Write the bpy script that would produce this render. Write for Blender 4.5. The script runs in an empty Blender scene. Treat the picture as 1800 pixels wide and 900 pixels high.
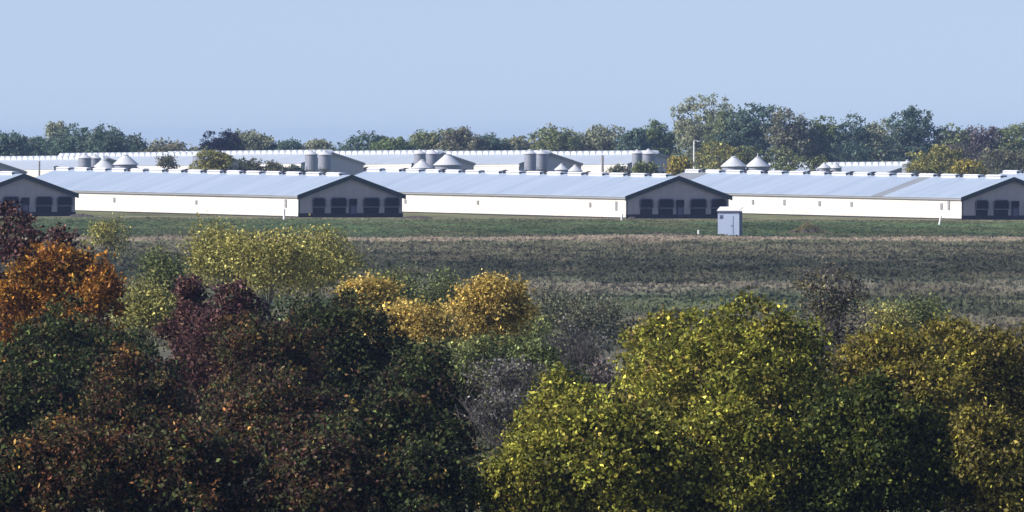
import bpy, math, random
import numpy as np
from mathutils import Vector

# ------------------------------------------------------------------ camera, sky, sun, exposure
scn = bpy.context.scene
F = 22400.0            # focal length in pixels of the 1800 px wide photograph
ZC = 9.1               # camera height above the plain
HY = 255.0             # picture row of the eye-level horizon
cd = bpy.data.cameras.new("camera"); cam = bpy.data.objects.new("camera", cd)
scn.collection.objects.link(cam); scn.camera = cam
cd.sensor_width = 36.0; cd.lens = F / 1800.0 * 36.0
cd.clip_start = 1.0; cd.clip_end = 30000.0
cam.location = (0, 0, ZC)
cam.rotation_euler = (math.radians(90) - math.atan((450 - HY) / F), 0, 0)

SUN_EL = math.radians(34)
SUN_AZ = math.atan2(-1.0, -0.27)          # clockwise from +Y
w = bpy.data.worlds.new("World"); scn.world = w; w.use_nodes = True
nt = w.node_tree; nt.nodes.clear()
wo = nt.nodes.new("ShaderNodeOutputWorld"); bg = nt.nodes.new("ShaderNodeBackground")
sky = nt.nodes.new("ShaderNodeTexSky"); sky.sky_type = 'NISHITA'; sky.sun_disc = False
sky.sun_elevation = SUN_EL; sky.sun_rotation = SUN_AZ
sky.air_density = 1.0; sky.dust_density = 1.2; sky.ozone_density = 2.2
tc = nt.nodes.new("ShaderNodeTexCoord")
va = nt.nodes.new("ShaderNodeVectorMath"); va.operation = 'ADD'; va.inputs[1].default_value = (0, 0, 0.12)
vn = nt.nodes.new("ShaderNodeVectorMath"); vn.operation = 'NORMALIZE'
nt.links.new(tc.outputs['Generated'], va.inputs[0]); nt.links.new(va.outputs[0], vn.inputs[0])
nt.links.new(vn.outputs[0], sky.inputs[0])
tint = nt.nodes.new("ShaderNodeMix"); tint.data_type = 'RGBA'; tint.blend_type = 'MULTIPLY'; tint.inputs[0].default_value = 1
tint.inputs[7].default_value = (1.06, .945, 1.0, 1)
nt.links.new(sky.outputs[0], tint.inputs[6]); nt.links.new(tint.outputs[2], bg.inputs[0]); bg.inputs[1].default_value = 0.12
nt.links.new(bg.outputs[0], wo.inputs[0])

sl = bpy.data.lights.new("sun", 'SUN'); sl.energy = 4.2; sl.angle = math.radians(0.53); sl.color = (1.0, 0.94, 0.84)
so = bpy.data.objects.new("sun", sl); scn.collection.objects.link(so)
tosun = Vector((math.sin(SUN_AZ) * math.cos(SUN_EL), math.cos(SUN_AZ) * math.cos(SUN_EL), math.sin(SUN_EL)))
so.rotation_euler = tosun.to_track_quat('Z', 'Y').to_euler()
so.location = (-200, 1500, 300)

vs = scn.view_settings; vs.view_transform = 'Standard'; vs.look = 'None'; vs.gamma = 1.0; vs.exposure = 0.55
vs.use_curve_mapping = False
scn.cycles.max_bounces = 6; scn.cycles.diffuse_bounces = 3; scn.cycles.transmission_bounces = 3
scn.cycles.volume_bounces = 0; scn.cycles.use_denoising = True
HAZE_DENSITY = 0.00005

# ------------------------------------------------------------------ helpers
C = scn.collection.objects
rng = np.random.default_rng(11)

def X(px, D): return (px - 900.0) * D / F
def Z(py, D): return ZC - (py - HY) * D / F

def smooth(a, b, v):
    t = np.clip((np.asarray(v, float) - a) / (b - a), 0, 1)
    return t * t * (3 - 2 * t)

def terr(x, y):
    """height of the plain: flat field, a gentle rise through the barns, a low swell behind them"""
    x = np.asarray(x, float); y = np.asarray(y, float)
    z = np.interp(y, [0, 1540, 1600, 1700, 2036, 2250, 2700, 6000, 9000], [0, 0, .28, .95, 3.2, 3.2, 2.6, 1.0, 0.5])
    z = z - 0.0035 * np.clip(x, -140, 140) * smooth(1150, 1560, y) * (1 - smooth(1700, 1900, y))
    px = x / np.maximum(y, 1) * F + 900
    dip = np.interp(px, [-11, 189, 387, 584, 1157, 1347, 1545], [1.36, .9, .3, 0, .1, .9, 1.9])
    return z - dip * smooth(1760, 2030, y)

def terrf(x, y): return float(terr(x, y))

class MB:
    """collects faces and builds ONE mesh object"""
    def __init__(self): self.v = []; self.f = []; self.m = []
    def poly(self, pts, mi=0):
        i = len(self.v); self.v += [tuple(p) for p in pts]; self.f.append(tuple(range(i, i + len(pts)))); self.m.append(mi)
    def box(self, x0, x1, y0, y1, z0, z1, mi=0):
        i = len(self.v)
        self.v += [(x0,y0,z0),(x1,y0,z0),(x1,y1,z0),(x0,y1,z0),(x0,y0,z1),(x1,y0,z1),(x1,y1,z1),(x0,y1,z1)]
        for q in ((0,3,2,1),(4,5,6,7),(0,1,5,4),(1,2,6,5),(2,3,7,6),(3,0,4,7)):
            self.f.append(tuple(i + k for k in q)); self.m.append(mi)
    def prism(self, prof, y0, y1, mi=0):
        """profile in x,z (counter-clockwise seen from -y) extruded along y"""
        n = len(prof); i = len(self.v)
        self.v += [(p[0], y0, p[1]) for p in prof] + [(p[0], y1, p[1]) for p in prof]
        self.f.append(tuple(range(i, i + n))); self.m.append(mi)
        self.f.append(tuple(range(i + 2 * n - 1, i + n - 1, -1))); self.m.append(mi)
        for k in range(n):
            a, b = k, (k + 1) % n
            self.f.append((i + a, i + n + a, i + n + b, i + b)); self.m.append(mi)
    def tube(self, pts, r0, r1, n=7, mi=0, cap=True):
        pts = [Vector(p) for p in pts]; rings = []
        for k, p in enumerate(pts):
            d = (pts[min(k + 1, len(pts) - 1)] - pts[max(k - 1, 0)]).normalized()
            a = d.orthogonal().normalized() if abs(d.z) < .99 else Vector((1, 0, 0))
            a = (a - d * a.dot(d)).normalized(); b = d.cross(a)
            r = r0 + (r1 - r0) * k / max(1, len(pts) - 1)
            i = len(self.v); rings.append(i)
            for j in range(n):
                t = 2 * math.pi * j / n
                self.v.append(tuple(p + a * (r * math.cos(t)) + b * (r * math.sin(t))))
        for A, B in zip(rings, rings[1:]):
            for j in range(n):
                self.f.append((A + j, A + (j + 1) % n, B + (j + 1) % n, B + j)); self.m.append(mi)
        if cap:
            self.f.append(tuple(rings[0] + j for j in range(n))[::-1]); self.m.append(mi)
            self.f.append(tuple(rings[-1] + j for j in range(n))); self.m.append(mi)
    def lathe(self, prof, n=20, mi=0, cx=0, cy=0):
        rings = []
        for r, z in prof:
            i = len(self.v); rings.append((i, r))
            if r < 1e-4: self.v.append((cx, cy, z))
            else:
                for j in range(n):
                    t = 2 * math.pi * j / n; self.v.append((cx + r * math.cos(t), cy + r * math.sin(t), z))
        for (A, ra), (B, rb) in zip(rings, rings[1:]):
            for j in range(n):
                k = (j + 1) % n
                if ra < 1e-4 and rb < 1e-4: continue
                if ra < 1e-4: self.f.append((A, B + k, B + j))
                elif rb < 1e-4: self.f.append((A + j, A + k, B))
                else: self.f.append((A + j, A + k, B + k, B + j))
                self.m.append(mi)
    def build(self, name, mats, parent=None, smooth_=False):
        me = bpy.data.meshes.new(name); me.from_pydata(self.v, [], self.f)
        for m in (mats if isinstance(mats, (list, tuple)) else [mats]): me.materials.append(m)
        if any(self.m): me.polygons.foreach_set("material_index", self.m)
        if smooth_: me.polygons.foreach_set("use_smooth", [True] * len(self.f))
        me.update()
        o = bpy.data.objects.new(name, me); C.link(o); o.parent = parent
        return o

def tag(o, label, cat, group=None):
    o['label'] = label; o['category'] = cat
    if group: o['group'] = group
    return o

def thing(name, label, cat, loc, rot=(0, 0, 0), group=None):
    o = bpy.data.objects.new(name, None); C.link(o); o.location = loc; o.rotation_euler = rot
    return tag(o, label, cat, group)

def mat(name, col, rough=.7, noise=None, metal=0.0, bump=None):
    """noise = (scale xyz, amount, other colour): mottling of the material's own colour"""
    m = bpy.data.materials.new(name); m.use_nodes = True; t = m.node_tree; b = t.nodes['Principled BSDF']
    b.inputs['Base Color'].default_value = (*col, 1); b.inputs['Roughness'].default_value = rough
    b.inputs['Metallic'].default_value = metal; b.inputs['Specular IOR Level'].default_value = .3
    if noise:
        sc, amt, col2 = noise
        c = t.nodes.new("ShaderNodeTexCoord"); mp = t.nodes.new("ShaderNodeMapping"); mp.inputs['Scale'].default_value = sc
        n = t.nodes.new("ShaderNodeTexNoise"); n.inputs['Scale'].default_value = 1; n.inputs['Detail'].default_value = 5
        n.inputs['Roughness'].default_value = .65
        r = t.nodes.new("ShaderNodeMapRange"); r.inputs['From Min'].default_value = .35; r.inputs['From Max'].default_value = .7
        r.inputs['To Max'].default_value = amt
        mx = t.nodes.new("ShaderNodeMix"); mx.data_type = 'RGBA'
        mx.inputs[6].default_value = (*col, 1); mx.inputs[7].default_value = (*col2, 1)
        t.links.new(c.outputs['Object'], mp.inputs[0]); t.links.new(mp.outputs[0], n.inputs[0])
        t.links.new(n.outputs[0], r.inputs[0]); t.links.new(r.outputs[0], mx.inputs[0]); t.links.new(mx.outputs[2], b.inputs['Base Color'])
    if bump:
        axis, freq, strength = bump                     # corrugation along one axis
        c = t.nodes.new("ShaderNodeTexCoord"); s = t.nodes.new("ShaderNodeSeparateXYZ")
        mu = t.nodes.new("ShaderNodeMath"); mu.operation = 'MULTIPLY'; mu.inputs[1].default_value = freq
        sn = t.nodes.new("ShaderNodeMath"); sn.operation = 'SINE'
        bp = t.nodes.new("ShaderNodeBump"); bp.inputs['Strength'].default_value = strength; bp.inputs['Distance'].default_value = .02
        t.links.new(c.outputs['Object'], s.inputs[0]); t.links.new(s.outputs[axis], mu.inputs[0]); t.links.new(mu.outputs[0], sn.inputs[0])
        t.links.new(sn.outputs[0], bp.inputs['Height']); t.links.new(bp.outputs[0], b.inputs['Normal'])
    return m

M = {}
M['curtain'] = mat('white_curtain', (.70, .675, .62), .6, ((.5, .45, .8), .8, (.50, .485, .45)))
M['white'] = mat('white_paint', (.78, .78, .77), .5, ((2, 2, 3), .3, (.6, .6, .58)))
M['roof'] = mat('galvanised_roof', (.34, .41, .50), .45, ((.06, .42, .06), .9, (.26, .325, .42)), 0.0, (1, 7.0, .25))
M['roof_aged'] = mat('weathered_roof', (.19, .215, .24), .6, ((.3, .3, .3), .6, (.25, .27, .29)), 0.0, (1, 7.0, .25))
M['vent'] = mat('vent_metal', (.72, .73, .74), .45, ((1, 1, 1), .4, (.6, .6, .6)))
M['vent_end_shade'] = mat('dark_vent_face', (.018, .02, .03), .8)  # near-black, puts the shade of the vent ends into the colour
M['fascia'] = mat('grey_fascia', (.26, .27, .29), .6, ((.3, .3, 3), .5, (.2, .19, .19)))
M['gable'] = mat('grey_steel_siding', (.37, .345, .35), .6, ((1.2, .6, .4), .6, (.25, .24, .25)), 0.0, (0, 9.0, .3))
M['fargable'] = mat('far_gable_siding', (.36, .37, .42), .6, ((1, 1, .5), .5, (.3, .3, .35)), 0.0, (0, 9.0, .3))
M['trim'] = mat('dark_green_trim', (.018, .032, .032), .5)
M['dark'] = mat('dark_opening', (.004, .004, .007), .9)
M['fan'] = mat('fan_housing', (.10, .10, .15), .6, ((2, 2, 2), .5, (.1, .1, .13)))
M['slat'] = mat('shutter_slats', (.022, .022, .038), .7, ((2, 2, 2), .5, (.012, .012, .02)))
M['skirt'] = mat('dark_concrete', (.020, .019, .028), .9, ((1, 1, 1), .6, (.04, .034, .034)))  # near-black colour of the base bands
M['steel'] = mat('bin_steel_shaded', (.25, .27, .33), .5, ((1.5, 1.5, .7), .5, (.18, .20, .25)), 0.0, (2, 30.0, .4))  # body steel darkened to hold the shade on the bin sides
M['conecap'] = mat('bin_cone_steel', (.55, .57, .60), .45, ((1.5, 1.5, 1.5), .5, (.45, .46, .48)))
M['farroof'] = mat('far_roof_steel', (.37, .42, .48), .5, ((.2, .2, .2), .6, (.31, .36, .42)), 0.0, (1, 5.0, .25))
M['farvent'] = mat('far_ridge_cowl', (.48, .52, .56), .5)
M['bark'] = mat('bark', (.055, .045, .04), .9, ((4, 4, 1.5), .7, (.10, .09, .08)))
M['twig'] = mat('pale_twig', (.115, .105, .10), .9, ((4, 4, 4), .6, (.06, .055, .05)))
M['wood'] = mat('grey_pole_wood', (.36, .35, .35), .9, ((6, 6, 1), .6, (.14, .13, .12)))
M['stone'] = mat('dark_rubble', (.05, .045, .045), .9, ((3, 3, 3), .7, (.12, .10, .09)))
M['shed'] = mat('shed_skylit_white', (.42, .49, .64), .55, ((1.5, 1.5, .8), .4, (.37, .44, .58)))  # white wall with the blue of skylit shade put into its colour
M['sheddark'] = mat('shed_side_shade', (.10, .11, .18), .6, ((1.5, 1.5, .8), .4, (.07, .08, .13)))  # deep shade of the side wall as colour; also used on small trim

def attr_material(name, transl=.28, rough=.6, spec=.12):
    m = bpy.data.materials.new(name); m.use_nodes = True; t = m.node_tree; b = t.nodes['Principled BSDF']
    a = t.nodes.new("ShaderNodeAttribute"); a.attribute_name = "Col"
    b.inputs['Roughness'].default_value = rough; b.inputs['Specular IOR Level'].default_value = spec
    tr = t.nodes.new("ShaderNodeBsdfTranslucent"); mx = t.nodes.new("ShaderNodeMixShader"); mx.inputs[0].default_value = transl
    out = t.nodes['Material Output']
    t.links.new(a.outputs['Color'], b.inputs['Base Color']); t.links.new(a.outputs['Color'], tr.inputs[0])
    t.links.new(b.outputs[0], mx.inputs[1]); t.links.new(tr.outputs[0], mx.inputs[2]); t.links.new(mx.outputs[0], out.inputs['Surface'])
    return m
M['leaf'] = attr_material('leaves')
M['weed'] = attr_material('weeds', .45, .9, .03)

def quads_object(name, V, col, material, parent=None):
    """V: (n,4,3) quads, col: (n,3) own colour of each quad -> one mesh object"""
    n = len(V); me = bpy.data.meshes.new(name)
    me.vertices.add(4 * n); me.vertices.foreach_set("co", V.reshape(-1).astype(np.float32))
    me.loops.add(4 * n); me.loops.foreach_set("vertex_index", np.arange(4 * n, dtype=np.int32))
    me.polygons.add(n); me.polygons.foreach_set("loop_start", np.arange(0, 4 * n, 4, dtype=np.int32))
    ca = me.attributes.new("Col", 'FLOAT_COLOR', 'POINT')
    c4 = np.ones((n, 4, 4), np.float32); c4[:, :, :3] = col[:, None, :]
    ca.data.foreach_set("color", c4.reshape(-1))
    me.materials.append(material); me.update(calc_edges=True); me.validate()
    o = bpy.data.objects.new(name, me); C.link(o); o.parent = parent
    return o

def unit(v): return v / np.maximum(np.linalg.norm(v, axis=-1, keepdims=True), 1e-9)

def leaf_quads(P, out, size, r, up=.35, outw=.5, aspect=.62):
    n = len(P)
    nrm = unit(unit(r.normal(size=(n, 3))) + outw * out + np.array([0, 0, up]))
    a = unit(np.cross(nrm, r.normal(size=(n, 3)))); b = np.cross(nrm, a)
    s = (size * r.uniform(.6, 1.35, n))[:, None]
    bend = nrm * s * r.uniform(-.25, .25, n)[:, None]
    return np.stack([P - a * s * .5, P + b * s * .5 * aspect + bend, P + a * s * .5, P - b * s * .5 * aspect + bend], 1)

def pick(pal, n, r):
    cols = np.array([c for c, _ in pal], float); ws = np.array([q for _, q in pal], float); ws /= ws.sum()
    return cols[r.choice(len(pal), n, p=ws)]

def crown_mesh(name, lobes, n, size, pal, r, parent, clus=.22, shell=.72, up=.35, gap=.0, mix=.55, outw=.3, var=.5):
    """leaf clumps spread through the volume of a set of lobes (cx,cy,cz,rx,ry,rz), local to the tree's base"""
    L = np.array(lobes, float); area = (L[:, 3] * L[:, 5]) + (L[:, 3] * L[:, 4]); pr = area / area.sum()
    K = max(12, n // 22)
    li = r.choice(len(L), K, p=pr)
    d = unit(r.normal(size=(K, 3)) + np.array([0, 0, .25]))
    rad = shell + (1.06 - shell) * r.random(K) ** .7
    inner = r.random(K) < .16; rad[inner] *= r.uniform(.3, .9, inner.sum())
    spray = r.random(K) < .07; rad[spray] *= r.uniform(1.06, 1.2, spray.sum())
    cc = L[li, :3] + d * L[li, 3:] * rad[:, None]
    keep = r.random(K) > gap; cc, d, li = cc[keep], d[keep], li[keep]; K = len(cc)
    ccol = pick(pal, K, r) * r.uniform(.75, 1.3, (K, 1))
    ci = r.integers(0, K, n)
    sig = clus * (L[li[ci], 3:].mean(1) / L[:, 3:].mean()) ** .5
    P = cc[ci] + r.normal(size=(n, 3)) * sig[:, None] * np.array([1, 1, .75])
    P[:, 2] = np.maximum(P[:, 2], .03)
    V = leaf_quads(P, d[ci], size, r, up, outw)
    own = pick(pal, n, r); col = (own * (1 - mix) + ccol[ci] * mix) * np.exp(r.normal(-.12, var, (n, 1)))
    return quads_object(name, V, col, M['leaf'], parent)

def limbs(lobes, r, tr, parent, material, name="trunk", fork=.3, k=9):
    mb = MB(); L = np.array(lobes); top = (L[:, 2]).mean()
    cx = float(L[:, 0].mean()) * .4; cy = float(L[:, 1].mean()) * .4
    f = Vector((cx * .5, cy * .5, max(.2, top * fork)))
    mb.tube([(0, 0, -.15), (cx * .2, cy * .2, f.z * .5), f], tr * 1.25, tr * .8, 8)
    order = r.permutation(len(L))[:k]
    for i in order:
        e = Vector(L[i, :3]) + Vector((0, 0, float(L[i, 5]) * .45))
        m1 = f.lerp(e, .45) + Vector(r.normal(size=3) * .06 * e.length); m1.z += .05 * e.z
        mb.tube([f, m1, e], tr * .55, tr * .1, 6)
        for _ in range(3):
            s = m1.lerp(e, float(r.uniform(.1, .8)))
            q = Vector(L[i, :3] + unit(r.normal(size=3)) * L[i, 3:] * .95)
            mb.tube([s, s.lerp(q, .5) + Vector((0, 0, .03 * e.z)), q], tr * .2, tr * .05, 5)
    return mb.build(name, material, parent)

def lobes_in(w, d, z0, z1, k, r, rs=(.24, .40), dome=True):
    """k lobes that fill a dome w wide, d deep, between heights z0 and z1"""
    out = []; h = z1 - z0
    for i in range(k):
        for _ in range(40):
            u, v, t = r.uniform(-1, 1), r.uniform(-1, 1), r.random()
            lim = math.sqrt(max(0, 1 - (max(0, t - .35) / .65) ** 2)) if dome else 1.0
            if u * u + v * v < lim * lim: break
        q = r.uniform(*rs); rx = q * w * .75; rz = q * min(h, w) * .72
        x = u * (w / 2 - rx * .8); y = v * (d / 2 - rx * .6); z = z0 + rz * .6 + t * max(.1, h - rz * 1.55)
        out.append((x, y, z, rx, rx * d / w if d < w else rx, rz))
    return out

def tree(px, wpx, ytop, ybot, D, pal, label, cat='tree', name='tree', group=None, n=9000, size=.15, k=11, seed=0,
         clus=.2, shell=.72, gap=0., trunk=None, rs=(.24, .40), lob=None, depth=None, bark='bark', up=.35, mix=.55, outw=.3, var=.5):
    r = np.random.default_rng(seed * 7 + int(px) * 13 + int(D))
    x = X(px, D); g = terrf(x, D); wd = wpx * D / F
    zt = Z(ytop, D) - g; zb = max(.02, Z(ybot, D) - g)
    t = thing(name, label, cat, (x, D, g), (0, 0, 0), group)
    if lob is None: lob = lobes_in(wd, depth or wd * .85, zb, zt, k, r, rs)
    A = np.array(lob, float)
    xa, xb = (A[:, 0] - A[:, 3]).min(), (A[:, 0] + A[:, 3]).max(); za, zb_ = (A[:, 2] - A[:, 5]).min(), (A[:, 2] + A[:, 5]).max()
    kx = wd / (xb - xa); kz = (zt - zb) / (zb_ - za)
    A[:, 0] = (A[:, 0] - (xa + xb) / 2) * kx; A[:, 3] *= kx; A[:, 1] *= kx; A[:, 4] *= kx
    A[:, 2] = zb + (A[:, 2] - za) * kz; A[:, 5] *= kz
    lob = [tuple(q) for q in A]
    crown_mesh('crown', lob, n, size, pal, r, t, clus, shell, up, gap, mix, outw, var)
    limbs(lob, r, trunk or max(.05, wd * .022), t, M[bark])
    return t

# ------------------------------------------------------------------ ground
def ground_material():
    m = bpy.data.materials.new('field_ground'); m.use_nodes = True; t = m.node_tree; b = t.nodes['Principled BSDF']
    N = t.nodes.new; lk = t.links.new
    b.inputs['Roughness'].default_value = .95; b.inputs['Specular IOR Level'].default_value = .05
    geo = N("ShaderNodeNewGeometry"); sep = N("ShaderNodeSeparateXYZ"); lk(geo.outputs['Position'], sep.inputs[0])
    def noise(sx, sy, detail=4):
        mp = N("ShaderNodeMapping"); mp.inputs['Scale'].default_value = (sx, sy, 1)
        n = N("ShaderNodeTexNoise"); n.inputs['Scale'].default_value = 1; n.inputs['Detail'].default_value = detail
        lk(geo.outputs['Position'], mp.inputs[0]); lk(mp.outputs[0], n.inputs[0]); return n
    def math_(op, a, bval):
        q = N("ShaderNodeMath"); q.operation = op
        for i, v in enumerate((a, bval)):
            if isinstance(v, (int, float)): q.inputs[i].default_value = v
            else: lk(v, q.inputs[i])
        return q.outputs[0]
    n1 = noise(.05, .012); n2 = noise(.6, .05, 6); n3 = noise(.12, .03, 5)
    y = math_('ADD', sep.outputs[1], math_('MULTIPLY', math_('SUBTRACT', n1.outputs[0], .5), 110))
    y = math_('ADD', y, math_('MULTIPLY', math_('SUBTRACT', n2.outputs[0], .5), 45))
    fac = math_('DIVIDE', math_('SUBTRACT', y, 500), 1200)
    cr = N("ShaderNodeValToRGB"); e = cr.color_ramp.elements
    stops = [(500, (.06, .065, .04)), (640, (.10, .095, .07)), (715, (.075, .085, .055)), (760, (.055, .065, .045)), (785, (.14, .125, .10)),
             (815, (.12, .11, .09)), (840, (.040, .047, .038)), (960, (.036, .045, .040)), (1030, (.055, .06, .047)), (1080, (.10, .095, .07)),
             (1150, (.095, .098, .06)), (1192, (.27, .23, .175)), (1248, (.29, .245, .185)), (1268, (.055, .07, .04)), (1330, (.05, .085, .035)),
             (1400, (.065, .11, .04)), (1510, (.075, .115, .045)), (1550, (.13, .125, .075)), (1600, (.10, .11, .05)), (1700, (.10, .12, .05))]
    while len(e) < len(stops): e.new(.5)
    for k, (yy, c) in enumerate(stops): e[k].position = (yy - 500) / 1200; e[k].color = (c[0] * 1.5, c[1] * 1.45, c[2] * 1.5, 1)
    lk(fac, cr.inputs[0])
    mx = N("ShaderNodeMix"); mx.data_type = 'RGBA'; mx.blend_type = 'MULTIPLY'; mx.inputs[0].default_value = .8
    r3 = N("ShaderNodeMapRange"); r3.inputs['From Min'].default_value = .3; r3.inputs['From Max'].default_value = .7
    r3.inputs['To Min'].default_value = .55; r3.inputs['To Max'].default_value = 1.35
    lk(n3.outputs[0], r3.inputs[0]); lk(cr.outputs[0], mx.inputs[6])
    cmb = N("ShaderNodeCombineColor")
    for i in range(3): lk(r3.outputs[0], cmb.inputs[i])
    lk(cmb.outputs[0], mx.inputs[7]); lk(mx.outputs[2], b.inputs['Base Color'])
    return m

def make_ground():
    xs = np.unique(np.concatenate([np.linspace(-2500, -160, 16), np.linspace(-160, 160, 65), np.linspace(160, 2500, 16)]))
    ys = np.unique(np.concatenate([np.linspace(-300, 500, 9), np.linspace(500, 1500, 41), np.linspace(1500, 2400, 91), np.linspace(2400, 9000, 34)]))
    gx, gy = np.meshgrid(xs, ys); gz = terr(gx, gy)
    v = np.stack([gx, gy, gz], -1).reshape(-1, 3); nx = len(xs)
    f = [(j * nx + i, j * nx + i + 1, (j + 1) * nx + i + 1, (j + 1) * nx + i) for j in range(len(ys) - 1) for i in range(nx - 1)]
    me = bpy.data.meshes.new('ground'); me.from_pydata(v.tolist(), [], f); me.materials.append(ground_material()); me.update()
    me.polygons.foreach_set("use_smooth", [True] * len(f))
    o = bpy.data.objects.new('ground', me); C.link(o); o['kind'] = 'structure'
make_ground()

# ------------------------------------------------------------------ haze
hm = bpy.data.materials.new('haze_air'); hm.use_nodes = True; ht = hm.node_tree; ht.nodes.clear()
ho = ht.nodes.new("ShaderNodeOutputMaterial"); hv = ht.nodes.new("ShaderNodeVolumePrincipled")
hv.inputs['Color'].default_value = (.38, .54, .92, 1); hv.inputs['Density'].default_value = HAZE_DENSITY
hv.inputs['Anisotropy'].default_value = .0
ht.links.new(hv.outputs[0], ho.inputs['Volume'])
hb = MB(); hb.box(-2600, 2600, -400, 9100, -4.0, 18.5)
hz = hb.build('haze', hm); hz['kind'] = 'stuff'

# ------------------------------------------------------------------ barns
TH = math.radians(25)

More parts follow.
